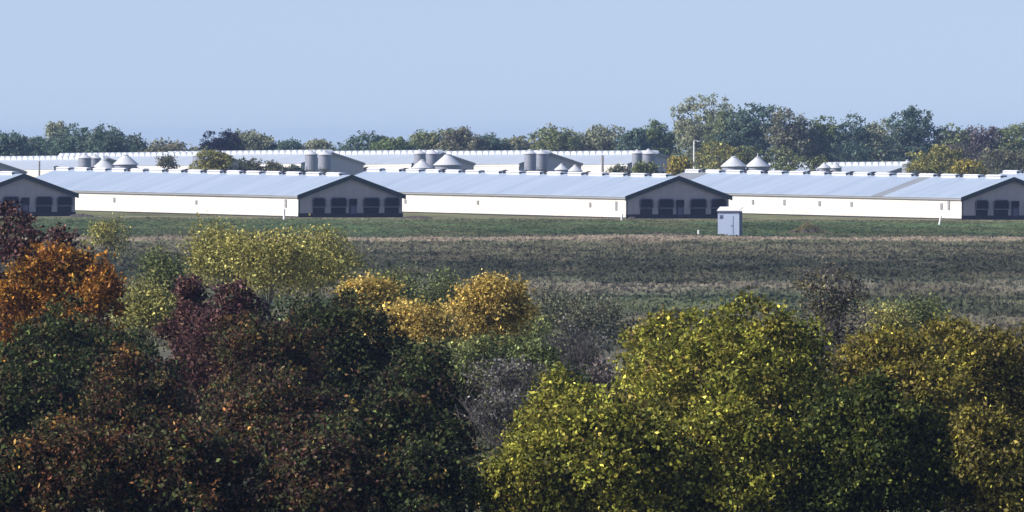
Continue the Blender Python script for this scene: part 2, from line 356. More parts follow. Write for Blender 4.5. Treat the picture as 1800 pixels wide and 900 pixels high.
def barn(name, label, px, base_y, Dist, Wd, He, Rise, Ln, aged=(), near=True, pitch=0.0, hatches=(), wall='curtain', group=None, base_z=None):
    """long shed; local origin at the middle of the front gable's foot, +y along the ridge away from the camera"""
    x = X(px, Dist); z = terrf(x, Dist) if base_z is None else base_z
    t = thing(name, label, 'barn', (x, Dist, z), (pitch, 0, TH), group)
    h = Wd / 2; th = .08
    slope = Rise / h
    # side and back walls as a shell round the building (front gable is its own part)
    b = MB(); b.box(-h, -h + .15, .16, Ln, .0, He); b.box(h - .15, h, .16, Ln, .0, He)
    b.prism([(-h + .16, 0), (h - .16, 0), (h - .16, He - .02), (0, He + Rise - .1), (-h + .16, He - .02)], Ln - .15, Ln - .01)
    b.build('wall', M[wall], t)
    g = MB(); g.prism([(-h, 0), (h, 0), (h, He), (0, He + Rise - .02), (-h, He)], 0, .15); g.build('gable_wall', M['gable' if near else 'fargable'], t)
    # roof: two slabs; lighter and weathered sections run from ridge to eave
    ov = .30 if near else .12; og = .35
    r = MB()
    cuts = [(-og, 0)]; segs = []
    edges = sorted(set([-og, Ln + og] + [e for a in aged for e in a]))
    for a, c in zip(edges, edges[1:]):
        mi = 1 if any(q[0] - .01 <= a and c <= q[1] + .01 for q in aged) else 0
        for s in (-1, 1):
            A = (s * (h + ov), He - ov * slope + .03); B = (0, He + Rise + .03)
            pr = [A, B, (B[0], B[1] + th), (A[0], A[1] + th)]
            if s > 0: pr = pr[::-1]
            r.prism(pr, a, c, mi)
    r.build('roof', [M['roof' if near else 'farroof'], M['roof_aged']], t)
    # rake trim on the front gable, eave fascia
    tr = MB(); tk = .44 if near else .22
    for s in (-1, 1):
        A = (s * (h + ov + .02), He - ov * slope + .02); B = (0, He + Rise + .02)
        pr = [(A[0], A[1] - tk), (B[0], B[1] - tk), (B[0], B[1] + th + .05), (A[0], A[1] + th + .05)]
        if s > 0: pr = pr[::-1]
        tr.prism(pr, -og - .06, -og - .003)
    tr.build('rake_trim', M['trim'] if near else M['fascia'], t)
    so = MB()
    for s in (-1, 1):
        a, c = sorted((s * (h + .003), s * (h + ov - .04)))
        so.box(a, c, -og, Ln + og, He - .30, He - .12)
    so.build('fascia', M['fascia' if near else 'white'], t)
    if near:
        r2 = np.random.default_rng(int(px))
        k = MB(); k.box(-h - .06, h + .06, -.10, -.003, -.3, .52); k.build('foundation', M['skirt'], t)
        # four fans with shutters below, a door between them
        for f0, f1 in ((.137, .253), (.313, .456), (.626, .775), (.83, .967)):
            x0, x1 = -h + f0 * Wd, -h + f1 * Wd
            e = .10; c_ = .17
            def ring(z0, z1, ya, yb):            # arched housing with cut corners round a dark opening
                o_ = [(x0 - e, z0 - e), (x1 + e, z0 - e), (x1 + e, z1 - c_), (x1 - c_, z1 + e), (x0 + c_, z1 + e), (x0 - e, z1 - c_)]
                n_ = [(x0, z0), (x1, z0), (x1, z1 - c_ - .05), (x1 - c_ - .05, z1), (x0 + c_ + .05, z1), (x0, z1 - c_ - .05)]
                for q in range(6):
                    p = (q + 1) % 6
                    fr.poly([(o_[q][0], ya, o_[q][1]), (o_[p][0], ya, o_[p][1]), (n_[p][0], ya, n_[p][1]), (n_[q][0], ya, n_[q][1])])
                    fr.poly([(o_[q][0], yb, o_[q][1]), (o_[p][0], yb, o_[p][1]), (o_[p][0], ya, o_[p][1]), (o_[q][0], ya, o_[q][1])])
                    fr.poly([(n_[p][0], yb, n_[p][1]), (n_[q][0], yb, n_[q][1]), (n_[q][0], ya, n_[q][1]), (n_[p][0], ya, n_[p][1])])
                return n_
            fr = MB(); in_ = ring(1.38, 2.36, -.22, -.003)
            fo = fr.build('fan', M['fan'], t)
            bk = MB(); bk.poly([(a_, -.012, b_) for a_, b_ in in_]); bk.build('opening', M['dark'], fo)
            sh = MB(); lean = float(r2.uniform(-.06, .10))
            sh.box(x0 - .02, x1 - .04, -.07, -.004, .42, 1.22)
            for q in range(4):
                zz = .46 + q * .19
                sh.poly([(x0 + .03, -.09, zz), (x1 - .08, -.09, zz), (x1 - .08, -.20 - lean, zz + .15), (x0 + .03, -.20 - lean, zz + .15)])
            sh.build('shutter', M['slat'], fo)
        x0, x1 = -h + .487 * Wd, -h + .556 * Wd
        d = MB(); d.box(x0, x1, -.14, -.004, .0, 2.05); do = d.build('door', M['slat'], t)
        wv = MB(); wv.box(x0 - .05, x1 + .05, -.17, -.143, 1.55, 2.30); wv.build('window', M['dark'], do)
        pn = MB(); pn.box(x0 + .2, x1 - .15, -.16, -.143, .45, 1.35); pn.build('panel', M['fan'], do)
        dn = MB(); dn.box(-h - .02, -h + .14, -.05, -.003, .42, He - .05); dn.build('corner_trim', M['trim'], t)
        vy = 2.4; r2 = np.random.default_rng(int(px))
        while vy < Ln - 3:
            v = MB(); zt = He + Rise + .05
            v.box(-.45, .45, vy + .06, vy + 3.95, zt - .12, zt + .20)
            v.prism([(-.60, zt + .18), (.60, zt + .18), (.25, zt + .34), (-.25, zt + .34)], vy, vy + 4.0, 0)
            v.box(-.40, .40, vy + .002, vy + .055, zt + .0, zt + .17, 1)  # dark plate painting the shaded end of the vent
            v.build('ridge_vent', [M['vent'], M['vent_end_shade']], t)
            if r2.random() < .75:  # dark cylinder added to stand in for the vent's shaded end
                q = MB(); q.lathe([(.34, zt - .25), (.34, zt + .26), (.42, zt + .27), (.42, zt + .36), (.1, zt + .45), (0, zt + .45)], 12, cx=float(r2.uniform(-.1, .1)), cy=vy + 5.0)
                q.build('vent_shade_stub', M['vent_end_shade'], t)
            vy += 6.1
        for hy, zz, hh in hatches:
            hb_ = MB(); hb_.box(-h - .10, -h - .003, hy, hy + .55, zz, zz + hh)
            hb_.build('wall_hatch', M['fascia'], t)
        bs = MB(); bs.box(-h - .04, -h - .003, 0, Ln, -.2, .16); bs.build('base_strip', M['skirt'], t)
    else:
        vy = .6
        while vy < Ln - 2:
            v = MB(); zt = He + Rise + .05; n = 8
            prof = [(vy + 1.1 - 1.1 * math.cos(math.pi * q / n), zt - .1 + .62 * math.sin(math.pi * q / n)) for q in range(n + 1)]
            i = len(v.v)
            for s in (-.55, .55): v.v += [(s, a, c) for a, c in prof]
            m_ = n + 1
            for q in range(n): v.f.append((q, q + 1, m_ + q + 1, m_ + q)); v.m.append(0)
            v.f.append(tuple(range(m_))); v.m.append(0); v.f.append(tuple(range(2 * m_ - 1, m_ - 1, -1))); v.m.append(0)
            v.build('ridge_cowl', M['farvent'], t)
            vy += 2.4
    return t

G1 = 'long white barns in the front row'
DR = 1568
rowp = -math.atan(0.0062)
front = [
    (40, 'long white barn with grey gable half hidden by the maroon tree', (), ((20, 1.2, .6), (50, 1.0, .7))),
    (616, 'long white barn with grey fan gable behind the pale yellow shrub', (), ((57, 1.3, .6), (3.5, 1.2, 1.0), (84, 1.4, .5), (31, 1.3, .5))),
    (1191, 'long white barn with grey fan gable behind the small white shed', (), ((2.5, 1.0, 1.1), (43, 1.3, .5), (10, 1.3, .6), (65, 1.2, .5))),
    (1780, 'long white barn with dark weathered stripe across its roof', ((21.0, 24.2), (84.5, 92.35)), ((3.2, 1.2, 1.1), (5.2, 1.2, .8), (39, 1.3, .6), (30, 1.3, .6), (58, 1.3, .6), (49, 1.3, .7))),
    (2368, 'barn of which only the roof end shows at the right picture edge', (), ()),
]
for px, lab, aged, hat in front:
    barn('long_barn', lab, px, 385, DR, 14.0, 2.72, 2.40, 92.0, aged=aged, pitch=-rowp, hatches=hat, group=G1)

G2 = 'distant barns behind the front row'
D2 = 2036
back = [
    (-11, 'distant barn with grey gable at the left picture edge above the maroon tree'),
    (190, 'distant barn behind the squat cone bins on the left'),
    (388, 'distant barn behind the small yellow green tree'),
    (584, 'distant barn with grey gable right above the peak of the second front gable'),
    (778, 'distant barn whose gable stands beside a squat bin and two tall bins mid picture'),
    (967, 'distant barn with grey gable behind two small low bins'),
    (1157, 'distant barn behind the bright yellow tree'),
    (1600, 'distant barn showing a low scalloped roof behind the pair of round topped bins'),
]
for i, (px, lab) in enumerate(back):
    barn('distant_barn', lab, px, 320, D2, 11.0, 2.85, 1.68, 66.0, near=False, pitch=-.0045, group=G2, base_z=terrf(X(px, D2), D2) + .08)

# ------------------------------------------------------------------ feed bins
def feed_bin(px, wpx, ytop, D, label, squat=False, finial=False, cat='feed bin', cone=.55):
    x = X(px, D); g = terrf(x, D); R = wpx * D / F / 2; zt = Z(ytop, D) - g
    t = thing('grain_bin' if squat else 'feed_bin', label, cat, (x, D, g), (0, 0, 0), 'squat grain bins' if squat else 'tall feed bins')
    rz = R * (.74 if squat else cone); ze = zt - rz - .12
    b = MB()
    if squat:
        b.lathe([(0, 0), (R * .93, 0), (R * .93, ze), (0, ze)], 24); b.build('bin_body', M['steel'], t, False)
    else:
        lz = min(1.5, ze * .35)
        b.lathe([(0, lz + .1 + .0), (.22, lz + .1), (R * .96, lz + R * .9), (R * .96, ze), (0, ze)], 20); b.build('bin_body', M['steel'], t)
        for k in range(4):
            a = math.pi / 4 + k * math.pi / 2
            l = MB(); p = (R * .97 * math.cos(a), R * .97 * math.sin(a))
            l.box(p[0] - .06, p[0] + .06, p[1] - .06, p[1] + .06, -.1, lz + R * .9 + .4); l.build('leg', M['steel'], t)
    c = MB(); c.lathe([(0, ze - .02), (R * 1.06, ze - .02), (R * 1.06, ze + .05), (R * .22, ze + rz), (0, ze + rz)], 24); c.build('cone_roof', M['conecap'], t)
    k = MB(); k.lathe([(R * .25, ze + rz + .002), (R * .28, ze + rz + .05), (R * .12, ze + rz + .16), (0, ze + rz + .18)], 12)
    if finial: k.lathe([(.10, ze + rz + .1), (.06, ze + rz + .7), (0, ze + rz + .75)], 8)
    k.build('cap', M['conecap'], t)
    return t

for a in [
    (149, 24, 270, 1990, 'round topped tall feed bin, left one of the far left pair'),
    (167, 22, 271, 2004, 'tall feed bin partly hidden behind its left neighbour at far left'),
    (350, 24, 266, 1990, 'tall white feed bin mostly hidden by the small yellow green tree'),
    (547, 23, 264, 1990, 'tall grey feed bin, left of the pair above the second front gable'),
    (571, 25, 264, 1994, 'tall grey feed bin, right of the pair above the second front gable'),
    (738, 22, 263, 1990, 'tall feed bin above a squat bin, left of the mid picture pair'),
    (760, 23, 263, 1994, 'tall feed bin above a squat bin, right of the mid picture pair'),
    (932, 22, 263, 1990, 'tall dark grey feed bin, left of the pair by two small low bins'),
    (952, 23, 263, 1994, 'tall dark grey feed bin, right of the pair by two small low bins'),
    (1120, 19, 263, 1990, 'tall feed bin left of the pair rising behind green shrubs'),
    (1140, 26, 262, 1994, 'wide tall feed bin right of the pair rising behind green shrubs'),
    (1595, 20, 281, 1990, 'white feed bin top against the olive trees on the right'),
]: feed_bin(*a)
for a in [
    (182, 38, 280, 1960, 'squat grain bin with flat cone beside the taller coned bin at left', True),
    (221, 43, 272, 1960, 'squat grain bin with steep white cone, right of its flat coned neighbour', True),
    (742, 36, 281, 1960, 'squat grain bin in front of the two tall mid picture bins', True),
    (787, 48, 271, 1962, 'broad squat grain bin right of the two tall mid picture bins', True),
    (987, 25, 288, 1960, 'small low bin left of its twin in front of a grey gable', True),
    (1011, 26, 290, 1962, 'small low bin right of its twin in front of a grey gable', True),
    (1290, 44, 275, 1960, 'squat grain bin with plain cone left of the one with a spike', True),
    (1332, 42, 276, 1960, 'squat grain bin with a spike on top of its cone', True, True),
    (1449, 22, 286, 1960, 'small bin with pale dome, left of the pair before the dark blue trees', True),
    (1469, 22, 286, 1964, 'small bin with pale dome, right of the pair before the dark blue trees', True),
]: feed_bin(*a, cat='grain bin')

# ------------------------------------------------------------------ small white shed, posts, poles, brush pile, rubble
D = 203840 / (415 - 255)
sx = X(1283, D)
t = thing('pump_shed', 'small white shed with skylit blue walls and flat white roof standing alone in the field', 'shed', (sx, D, terrf(sx, D)), (0, 0, math.radians(-10)))
b = MB(); b.box(-1.08, 1.08, -.88, .88, -.1, 2.52); b.build('wall', M['shed'], t)
b = MB(); b.box(1.083, 1.12, -.88, .88, -.05, 2.5); b.build('side_shade', M['sheddark'], t)  # thin sheet that paints the right side as shaded
b = MB()
for i_, (xa, xb) in enumerate(((-1.16, 1.18),)):
    b.v += [(xa, -1.0, 2.523), (xb, -1.0, 2.523), (xb, .98, 2.86), (xa, .98, 2.86), (xa, -1.0, 2.60), (xb, -1.0, 2.60), (xb, .98, 2.96), (xa, .98, 2.96)]
    b.f += [(0, 3, 2, 1), (4, 5, 6, 7), (0, 1, 5, 4), (1, 2, 6, 5), (2, 3, 7, 6), (3, 0, 4, 7)]; b.m += [0] * 6
b.build('roof', M['white'], t)
b = MB()
for q in range(5): b.box(-.9, -.55, -.90, -.883, 1.75 + q * .08, 1.80 + q * .08)
b.build('dark_vent_face', M['sheddark'], t)
b = MB(); b.box(-1.08, 1.08, -.93, -.883, 2.32, 2.50); b.build('fascia', M['sheddark'], t)
b = MB(); b.box(-.45, .45, -.915, -.883, .1, 2.05); d_ = b.build('door', M['shed'], t)
b = MB(); b.box(.30, .36, -.945, -.918, 1.0, 1.12); b.build('handle', M['dark'], d_)
b = MB(); b.box(-1.15, 1.15, -.95, .95, -.2, .08); b.build('foundation', M['skirt'], t)

def post(px, ybot, ytop, wpx, label, lean=0.0):
    D = 203840 / (ybot - 255) if ybot > 390 else 1568 - (ybot - 385) * 12
    x = X(px, D); g = terrf(x, D); h = (ybot - ytop) * D / F; r = wpx * D / F / 2
    m = MB(); m.tube([(0, 0, -.1), (lean * .5, 0, h * .5), (lean, 0, h * .93)], r, r * .85, 8); m.lathe([(r * .86, h * .93), (r * .6, h), (0, h)], 8, cx=lean)
    o = m.build('marker_post', M['white'], None); o.location = (x, D, g)
    tag(o, label, 'post', 'white posts in the grass')
post(499.5, 388, 368, 4.5, 'short white post at the left corner of the second barn gable')
post(1092, 388, 374, 4, 'short white post at the left corner of the third barn gable', .15)
post(1651, 394, 377, 4, 'leaning white post before the barn with the striped roof', .2)
post(1228, 412, 404, 4, 'tiny white post in the grass left of the small shed')

def pole(px, ytop, D, wpx, label, m='wood', arm=True):
    x = X(px, D); g = terrf(x, D); h = Z(ytop, D) - g; r = wpx * D / F / 2
    t = thing('utility_pole' if arm else 'light_pole', label, 'pole', (x, D, g))
    b = MB(); b.tube([(0, 0, -.3), (0, 0, h * .5), (0, 0, h)], r, r * .75, 10); b.build('shaft', M[m], t)
    if arm:
        b = MB(); b.lathe([(r * .9, h + .002), (r * .5, h + .1), (0, h + .1)], 8); b.build('cap', M['fascia'], t)
    elif arm is None:
        b = MB(); b.box(-.55, .55, -r - .09, -r - .003, h - .55, h - .43); b.build('crossarm', M[m], t)
        for q in (-.45, .45):
            b = MB(); b.lathe([(.05, h - .427), (.06, h - .36), (.03, h - .27), (0, h - .26)], 8, cx=q, cy=-r - .045); b.build('insulator', M['stone'], t)
    else:
        b = MB(); b.box(-.05, .55, -.05, .05, h + .002, h + .08); b.build('arm', M[m], t)
        b = MB(); b.box(.4, .8, -.12, .12, h - .1, h - .0); b.build('lamp_head', M['vent'], t)
pole(69, 284, 1760, 4.5, 'grey wooden pole in front of the scalloped roof at far left')
pole(1059, 274, 1760, 5.5, 'grey wooden pole between tall bins and the yellow tree')
pole(1220, 248, 1800, 3.2, 'thin white light pole rising beside the bright yellow tree', 'white', False)

def brush():
    D = 203840 / (409 - 255); x = X(1420, D); g = terrf(x, D); r = np.random.default_rng(5)
    t = thing('brush_pile', 'low heap of dry tan brush in the grass right of the shed', 'brush pile', (x, D, g))
    m = MB()
    for k in range(9): m.lathe([(.55, -.05), (.5, .12), (.28, .3), (0, .36)], 9, cx=float(r.uniform(-1.6, 1.6)), cy=float(r.uniform(-.8, .8)))
    m.build('dark_core', M['stone'], t)
    n = 900; P = np.stack([r.normal(0, 1.15, n), r.normal(0, .6, n), np.zeros(n)], -1)
    P[:, 2] = (.15 + r.random(n) * .95) * np.exp(-(P[:, 0] / 1.4) ** 2)
    V = leaf_quads(P, np.tile([0, -.5, .5], (n, 1)), .32, r, aspect=.22)
    quads_object('dry_stalks', V, pick([((.30, .25, .14), 2), ((.18, .15, .09), 1), ((.12, .14, .06), 1)], n, r), M['weed'], t)
brush()

def rubble(px, D, s, label):
    x = X(px, D); m = MB(); r = np.random.default_rng(int(px))
    for k in range(5):
        q = s * r.uniform(.5, 1); m.lathe([(q * .7, -.05), (q, q * .3), (q * .7, q * .8), (0, q)], 7, cx=float(r.normal(0, s)), cy=float(r.normal(0, s * .6)))
    o = m.build('rubble_pile', M['stone']); o.location = (x, D, terrf(x, D)); tag(o, label, 'rubble')
def mound(px, D, wpx, h, label):  # low dark bank with an uneven top
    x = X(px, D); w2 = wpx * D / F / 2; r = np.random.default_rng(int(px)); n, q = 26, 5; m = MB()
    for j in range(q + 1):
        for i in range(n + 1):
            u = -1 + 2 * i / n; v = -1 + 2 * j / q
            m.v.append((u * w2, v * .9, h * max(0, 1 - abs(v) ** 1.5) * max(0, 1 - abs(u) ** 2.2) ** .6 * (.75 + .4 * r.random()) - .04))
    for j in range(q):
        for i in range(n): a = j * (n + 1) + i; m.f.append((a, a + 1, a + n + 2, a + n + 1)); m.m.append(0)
    o = m.build('dark_mound', M['stone'], None, True); o.location = (x, D, terrf(x, D)); tag(o, label, 'soil mound', 'low dark mounds at the barn feet')
mound(732, 1560, 58, .40, 'low dark bank at the right foot of the second barn gable')
mound(143, 1560, 46, .50, 'low dark bank at the right foot of the first barn gable')
rubble(1106, 1556, .35, 'small dark rubble at the left foot of the third barn gable')

# ------------------------------------------------------------------ palettes (own leaf colours; shade put into P_SHADE)
P_TEAL = [((.042, .070, .055), 3), ((.06, .088, .055), 2), ((.07, .075, .055), 1)]
P_TEAL = [(tuple(v * 1.85 for v in c), q) for c, q in P_TEAL]
P_NAVY = [((.010, .014, .028), 3), ((.016, .020, .032), 1)]
P_OLIVE = [((.105, .125, .055), 3), ((.085, .11, .05), 2), ((.13, .125, .055), 1)]
P_OLIVE = [(tuple(v * 1.75 for v in c), q) for c, q in P_OLIVE]
P_PALE = [((.17, .185, .115), 3), ((.14, .16, .10), 2), ((.19, .185, .11), 1)]
P_PALE = [(tuple(v * 1.45 for v in c), q) for c, q in P_PALE]
P_BROWN = [((.11, .102, .066), 3), ((.09, .097, .06), 2), ((.08, .10, .055), 1.5)]
P_BROWN = [(tuple(v * 1.75 for v in c), q) for c, q in P_BROWN]
P_PURPLE = [((.075, .06, .06), 3), ((.06, .06, .05), 2), ((.09, .075, .06), 1)]
P_PURPLE = [(tuple(v * 1.75 for v in c), q) for c, q in P_PURPLE]
P_GOLD = [((.30, .24, .04), 3), ((.22, .19, .04), 2), ((.14, .14, .04), 1)]
P_GOLD = [(tuple(v * 1.45 for v in c), q) for c, q in P_GOLD]
P_YOLIVE = [((.17, .155, .045), 3), ((.12, .12, .04), 2), ((.09, .10, .04), 1)]
P_YOLIVE = [(tuple(v * 2.0 for v in c), q) for c, q in P_YOLIVE]
P_GREEN = [((.075, .105, .04), 3), ((.055, .08, .03), 2), ((.10, .11, .04), 1)]
P_GREEN = [(tuple(v * 1.75 for v in c), q) for c, q in P_GREEN]
P_DARK = [((.018, .026, .010), 4), ((.045, .062, .018), 2), ((.045, .022, .018), 1.2), ((.010, .014, .008), 4), ((.12, .08, .02), .4)]
P_DARK = [(tuple(v * 1.50 for v in c), q) for c, q in P_DARK] + [((.11, .13, .04), 1.3), ((.11, .05, .025), .6), ((.075, .10, .03), 1.5)]
P_DARKM = [((.050, .024, .022), 2.5), ((.022, .013, .013), 3), ((.025, .035, .014), 2), ((.10, .05, .03), 1), ((.05, .065, .02), 1), ((.16, .09, .02), .4)]
P_DARKM = [(tuple(v * 1.50 for v in c), q) for c, q in P_DARKM] + [((.09, .11, .035), 2), ((.17, .075, .025), 1)]
P_MAROON = [((.085, .040, .036), 3), ((.05, .025, .027), 3), ((.12, .065, .045), 1), ((.05, .045, .02), .6)]
P_MAROON = [(tuple(v * 1.20 for v in c), q) for c, q in P_MAROON]
P_RUST = [((.11, .045, .018), 2), ((.06, .026, .018), 3), ((.03, .016, .014), 3), ((.26, .14, .03), .7), ((.03, .04, .014), 1)]
P_RUST = [(tuple(v * 1.50 for v in c), q) for c, q in P_RUST] + [((.07, .085, .03), 3.5), ((.045, .06, .02), 2)]
P_ORANGE = [((.30, .135, .018), 3), ((.19, .075, .015), 2), ((.09, .04, .018), 3), ((.38, .21, .035), 1.3), ((.12, .11, .03), .6)]
P_ORANGE = [(tuple(v * 1.15 for v in c), q) for c, q in P_ORANGE]
P_YELLOW = [((.60, .445, .13), 4), ((.46, .34, .09), 2), ((.34, .27, .07), 2), ((.20, .17, .05), .8)]
P_RIGHT = [((.165, .165, .024), 4), ((.23, .215, .035), 2), ((.10, .115, .018), 3), ((.05, .055, .016), 2.5), ((.13, .08, .03), .7), ((.25, .19, .03), .6)]
P_RIGHT = [(tuple(v * 1.5 for v in c), q) for c, q in P_RIGHT]
P_RIGHTD = [((.14, .135, .025), 3), ((.20, .16, .03), 2), ((.09, .07, .03), 2), ((.24, .2, .03), 1)]
P_RIGHTD = [(tuple(v * 1.30 for v in c), q) for c, q in P_RIGHTD]
P_SHADE = [((.15, .15, .026), 1.0), ((.035, .05, .012), 3), ((.085, .105, .02), 2.5), ((.03, .04, .010), 2)]  # leaf greens darkened to carry the shade of a hollow
P_SHRUB = [((.33, .31, .09), 3), ((.26, .26, .09), 2), ((.40, .35, .09), 1)]
P_GREY = [((.11, .115, .075), 3), ((.13, .12, .085), 2), ((.09, .10, .06), 2)]
P_GREY = [(tuple(v * 1.45 for v in c), q) for c, q in P_GREY]
P_OLGR = [((.12, .14, .05), 3), ((.16, .16, .05), 1), ((.08, .10, .04), 2)]
P_OLGR = [(tuple(v * 1.30 for v in c), q) for c, q in P_OLGR]
P_SPIRE = [((.14, .125, .11), 3), ((.09, .085, .08), 3), ((.20, .18, .07), 2)]

# ------------------------------------------------------------------ background trees (beyond the barns)
GB = 'trees beyond the barns'
bgt = [  # px, width, top, D, palette, label
    (8, 75, 232, 2300, P_TEAL, 'dark teal tree at the far left edge of the tree line'),
    (62, 60, 240, 2320, P_TEAL, 'low dark tree between the two tallest far left trees'),
    (128, 100, 221, 2300, P_TEAL, 'broad domed dark tree on the left, tallest of the left tree line'),
    (98, 36, 214, 2420, P_PALE, 'pale thin tree top showing behind the broad left dome'),
    (190, 62, 222, 2290, P_TEAL, 'ragged dark tree with a spiky right edge on the left'),
    (240, 46, 238, 2310, P_TEAL, 'small pointed grey green tree right of the ragged tree'),
    (300, 84, 249, 2280, P_BROWN, 'low brownish tree left of the navy round tree'),
    (438, 78, 231, 2330, P_PALE, 'pale olive tree right of the navy round tree'),
    (500, 74, 247, 2330, P_TEAL, 'low hazy tree in the sky gap right of the pale olive tree'),
    (556, 60, 249, 2330, P_PALE, 'low pale tree left of the clump above the second gable'),
    (640, 78, 233, 2310, P_TEAL, 'rounded dark green tree, left of the clump above the scalloped roofs'),
    (694, 74, 240, 2300, P_GREEN, 'dull green tree between two taller rounded trees mid picture'),
    (757, 66, 229, 2310, P_OLIVE, 'olive green tree, left half of the broad mid picture clump'),
    (808, 82, 226, 2305, P_BROWN, 'brown tinted tree topping the broad mid picture clump'),
    (858, 66, 235, 2310, P_TEAL, 'dark tree ending the broad mid picture clump on its right'),
    (910, 50, 243, 2330, P_PALE, 'low pale olive tree in the gap right of the broad clump'),
    (982, 84, 222, 2310, P_OLIVE, 'olive tree directly above the pair of dark grey bins'),
    (1062, 90, 220, 2310, P_PALE, 'greyish olive tree above the middle wooden pole'),
    (1112, 50, 226, 2300, P_TEAL, 'narrow dark tree left of the tall pale tree'),
    (1150, 64, 212, 2310, P_GREEN, 'green tree at the left foot of the tall pale tree'),
    (1228, 116, 167, 2330, P_PALE, 'tallest pale grey olive tree on the right half'),
    (1284, 76, 196, 2318, P_OLIVE, 'olive tree filling the space right below the tallest pale tree'),
    (1324, 104, 176, 2315, P_TEAL, 'tall dark tree right of the tallest pale tree'),
    (1392, 74, 194, 2305, P_BROWN, 'reddish brown tree right of the tall dark tree'),
    (1444, 64, 206, 2310, P_GREEN, 'round topped green tree right of the reddish brown tree'),
    (1490, 70, 203, 2310, P_TEAL, 'dark blue green tree behind the pair of small domed bins'),
    (1545, 66, 212, 2340, P_PALE, 'thin pale tree left of the blocky tall tree'),
    (1604, 76, 187, 2310, P_TEAL, 'blocky tall grey green tree with flat top on the right'),
    (1674, 72, 224, 2310, P_OLIVE, 'olive tree right of the blocky tall tree'),
    (1730, 76, 222, 2310, P_PURPLE, 'purplish grey tree left of the last tree on the right'),
    (1788, 80, 214, 2310, P_OLIVE, 'olive green tree at the far right edge of the tree line'),
]
for i, (px, wd, yt, D, pal, lab) in enumerate(bgt):
    tree(px, wd * 1.3, yt, 298, D, [(tuple(min(.4, v * 1.3) for v in c), q) for c, q in pal], lab, 'tree', 'broadleaf_tree', GB, n=7500, size=.50, k=16, seed=i, clus=.36, trunk=.16, rs=(.28, .46), gap=.0, var=.25, outw=.6)
# nearer ones in front of the tree line
mid = [
    (390, 74, 229, 300, 2200, P_NAVY, 'round navy dark tree standing out of the left tree line', 'broadleaf_tree', 'tree', 4500),
    (1497, 90, 245, 300, 2230, P_TEAL, 'dark blue green low tree behind the domed bin pair', 'broadleaf_tree', 'tree', 1500),
    (373, 78, 265, 312, 1780, P_YOLIVE, 'small yellow green tree rising behind the second barn roof', 'small_tree', 'tree', 2000),
    (438, 70, 279, 312, 1782, P_BROWN, 'brownish low bush right of the small yellow green tree', 'bush', 'bush', 1200),
    (294, 34, 273, 302, 1985, P_BROWN, 'small brownish bush right of the steep white cone bin', 'bush', 'bush', 500),
    (492, 56, 285, 310, 1785, P_GREY, 'low grey green bush left of the tall grey bins', 'bush', 'bush', 900),
    (520, 30, 290, 310, 1788, P_TEAL, 'tiny dark bush just left of the tall grey bins', 'bush', 'bush', 400),
    (1140, 60, 285, 314, 1782, P_OLGR, 'olive shrubs at the foot of the wide tall bin', 'bush', 'bush', 900),
    (1085, 40, 293, 312, 1784, P_BROWN, 'low brown bush between the middle pole and the olive shrubs', 'bush', 'bush', 500),
    (1196, 44, 275, 316, 1780, P_GOLD, 'bright yellow tree above the third barn gable', 'small_tree', 'tree', 1400),
    (1262, 92, 250, 314, 1990, P_YOLIVE, 'yellow olive tree behind the plain coned squat bin', 'small_tree', 'tree', 1700),
    (1326, 70, 256, 314, 1992, P_OLGR, 'olive green tree behind the bin with the spike', 'small_tree', 'tree', 1300),
    (1390, 84, 256, 314, 1988, P_OLIVE, 'green bushy tree right of the bin with the spike', 'small_tree', 'tree', 1500),
    (1438, 48, 274, 314, 1985, P_OLGR, 'low green bush left of the domed bin pair', 'bush', 'bush', 500),
    (1640, 100, 258, 312, 1800, P_YOLIVE, 'olive bush beside the white bin top on the right', 'bush', 'bush', 2400),
    (1700, 60, 281, 310, 1790, P_GOLD, 'yellowish bush behind the right end of the striped roof', 'bush', 'bush', 1000),
    (1690, 90, 250, 305, 2150, P_PURPLE, 'purplish brown tree above the yellowish bush on the right', 'small_tree', 'tree', 1600),
    (1765, 115, 258, 312, 1880, P_BROWN, 'brown bushy tree above the last gable on the right', 'small_tree', 'tree', 1600),
]
for i, (px, wd, yt, yb, D, pal, lab, nm, cat, n) in enumerate(mid):
    tree(px, wd * 1.05, yt, yb, D, pal, lab, cat, nm, 'trees and bushes among the barns', n=int(n * 1.8), size=.36, k=10, seed=50 + i, clus=.26, trunk=.12)

def treeline():
    r = np.random.default_rng(77); n = 48000
    D = r.uniform(2330, 2520, n); px = r.uniform(-120, 1920, n)
    x = (px - 900) * D / F; g = terr(x, D)
    hgt = 4.3 + 1.2 * np.sin(px * .021) + .9 * np.sin(px * .053 + 1) + np.interp(px, [0, 230, 900, 1100, 1200, 1400, 1640, 1800], [.9, .2, .3, 1.8, 4.6, 4.4, 3.0, 3.2])
    z = g + r.random(n) ** .75 * hgt
    P = np.stack([x, D, z], -1); V = leaf_quads(P, np.tile([0, -.6, .4], (n, 1)), .7, r)
    col = 1.3 * pick(P_TEAL + P_OLIVE + P_PALE, n, r); pat = np.sin(px * .045) * np.sin(px * .017 + 2)
    col *= (1 + .3 * pat)[:, None] * r.uniform(.7, 1.25, (n, 1))
    o = quads_object('treeline', V, col, M['leaf']); o['kind'] = 'stuff'; o['label'] = 'hazy wood along the horizon behind the barns'; o['category'] = 'wood'
treeline()

# ------------------------------------------------------------------ field plants
def vnoise(u, v, seed):
    """smooth patches between 0 and 1"""
    t = np.random.default_rng(seed).random((257, 257)); u = np.asarray(u) % 256; v = np.asarray(v) % 256
    i, j = u.astype(int), v.astype(int); a, b = u - i, v - j; a = a * a * (3 - 2 * a); b = b * b * (3 - 2 * b)
    return (t[i, j] * (1 - a) + t[i + 1, j] * a) * (1 - b) + (t[i, j + 1] * (1 - a) + t[i + 1, j + 1] * a) * b

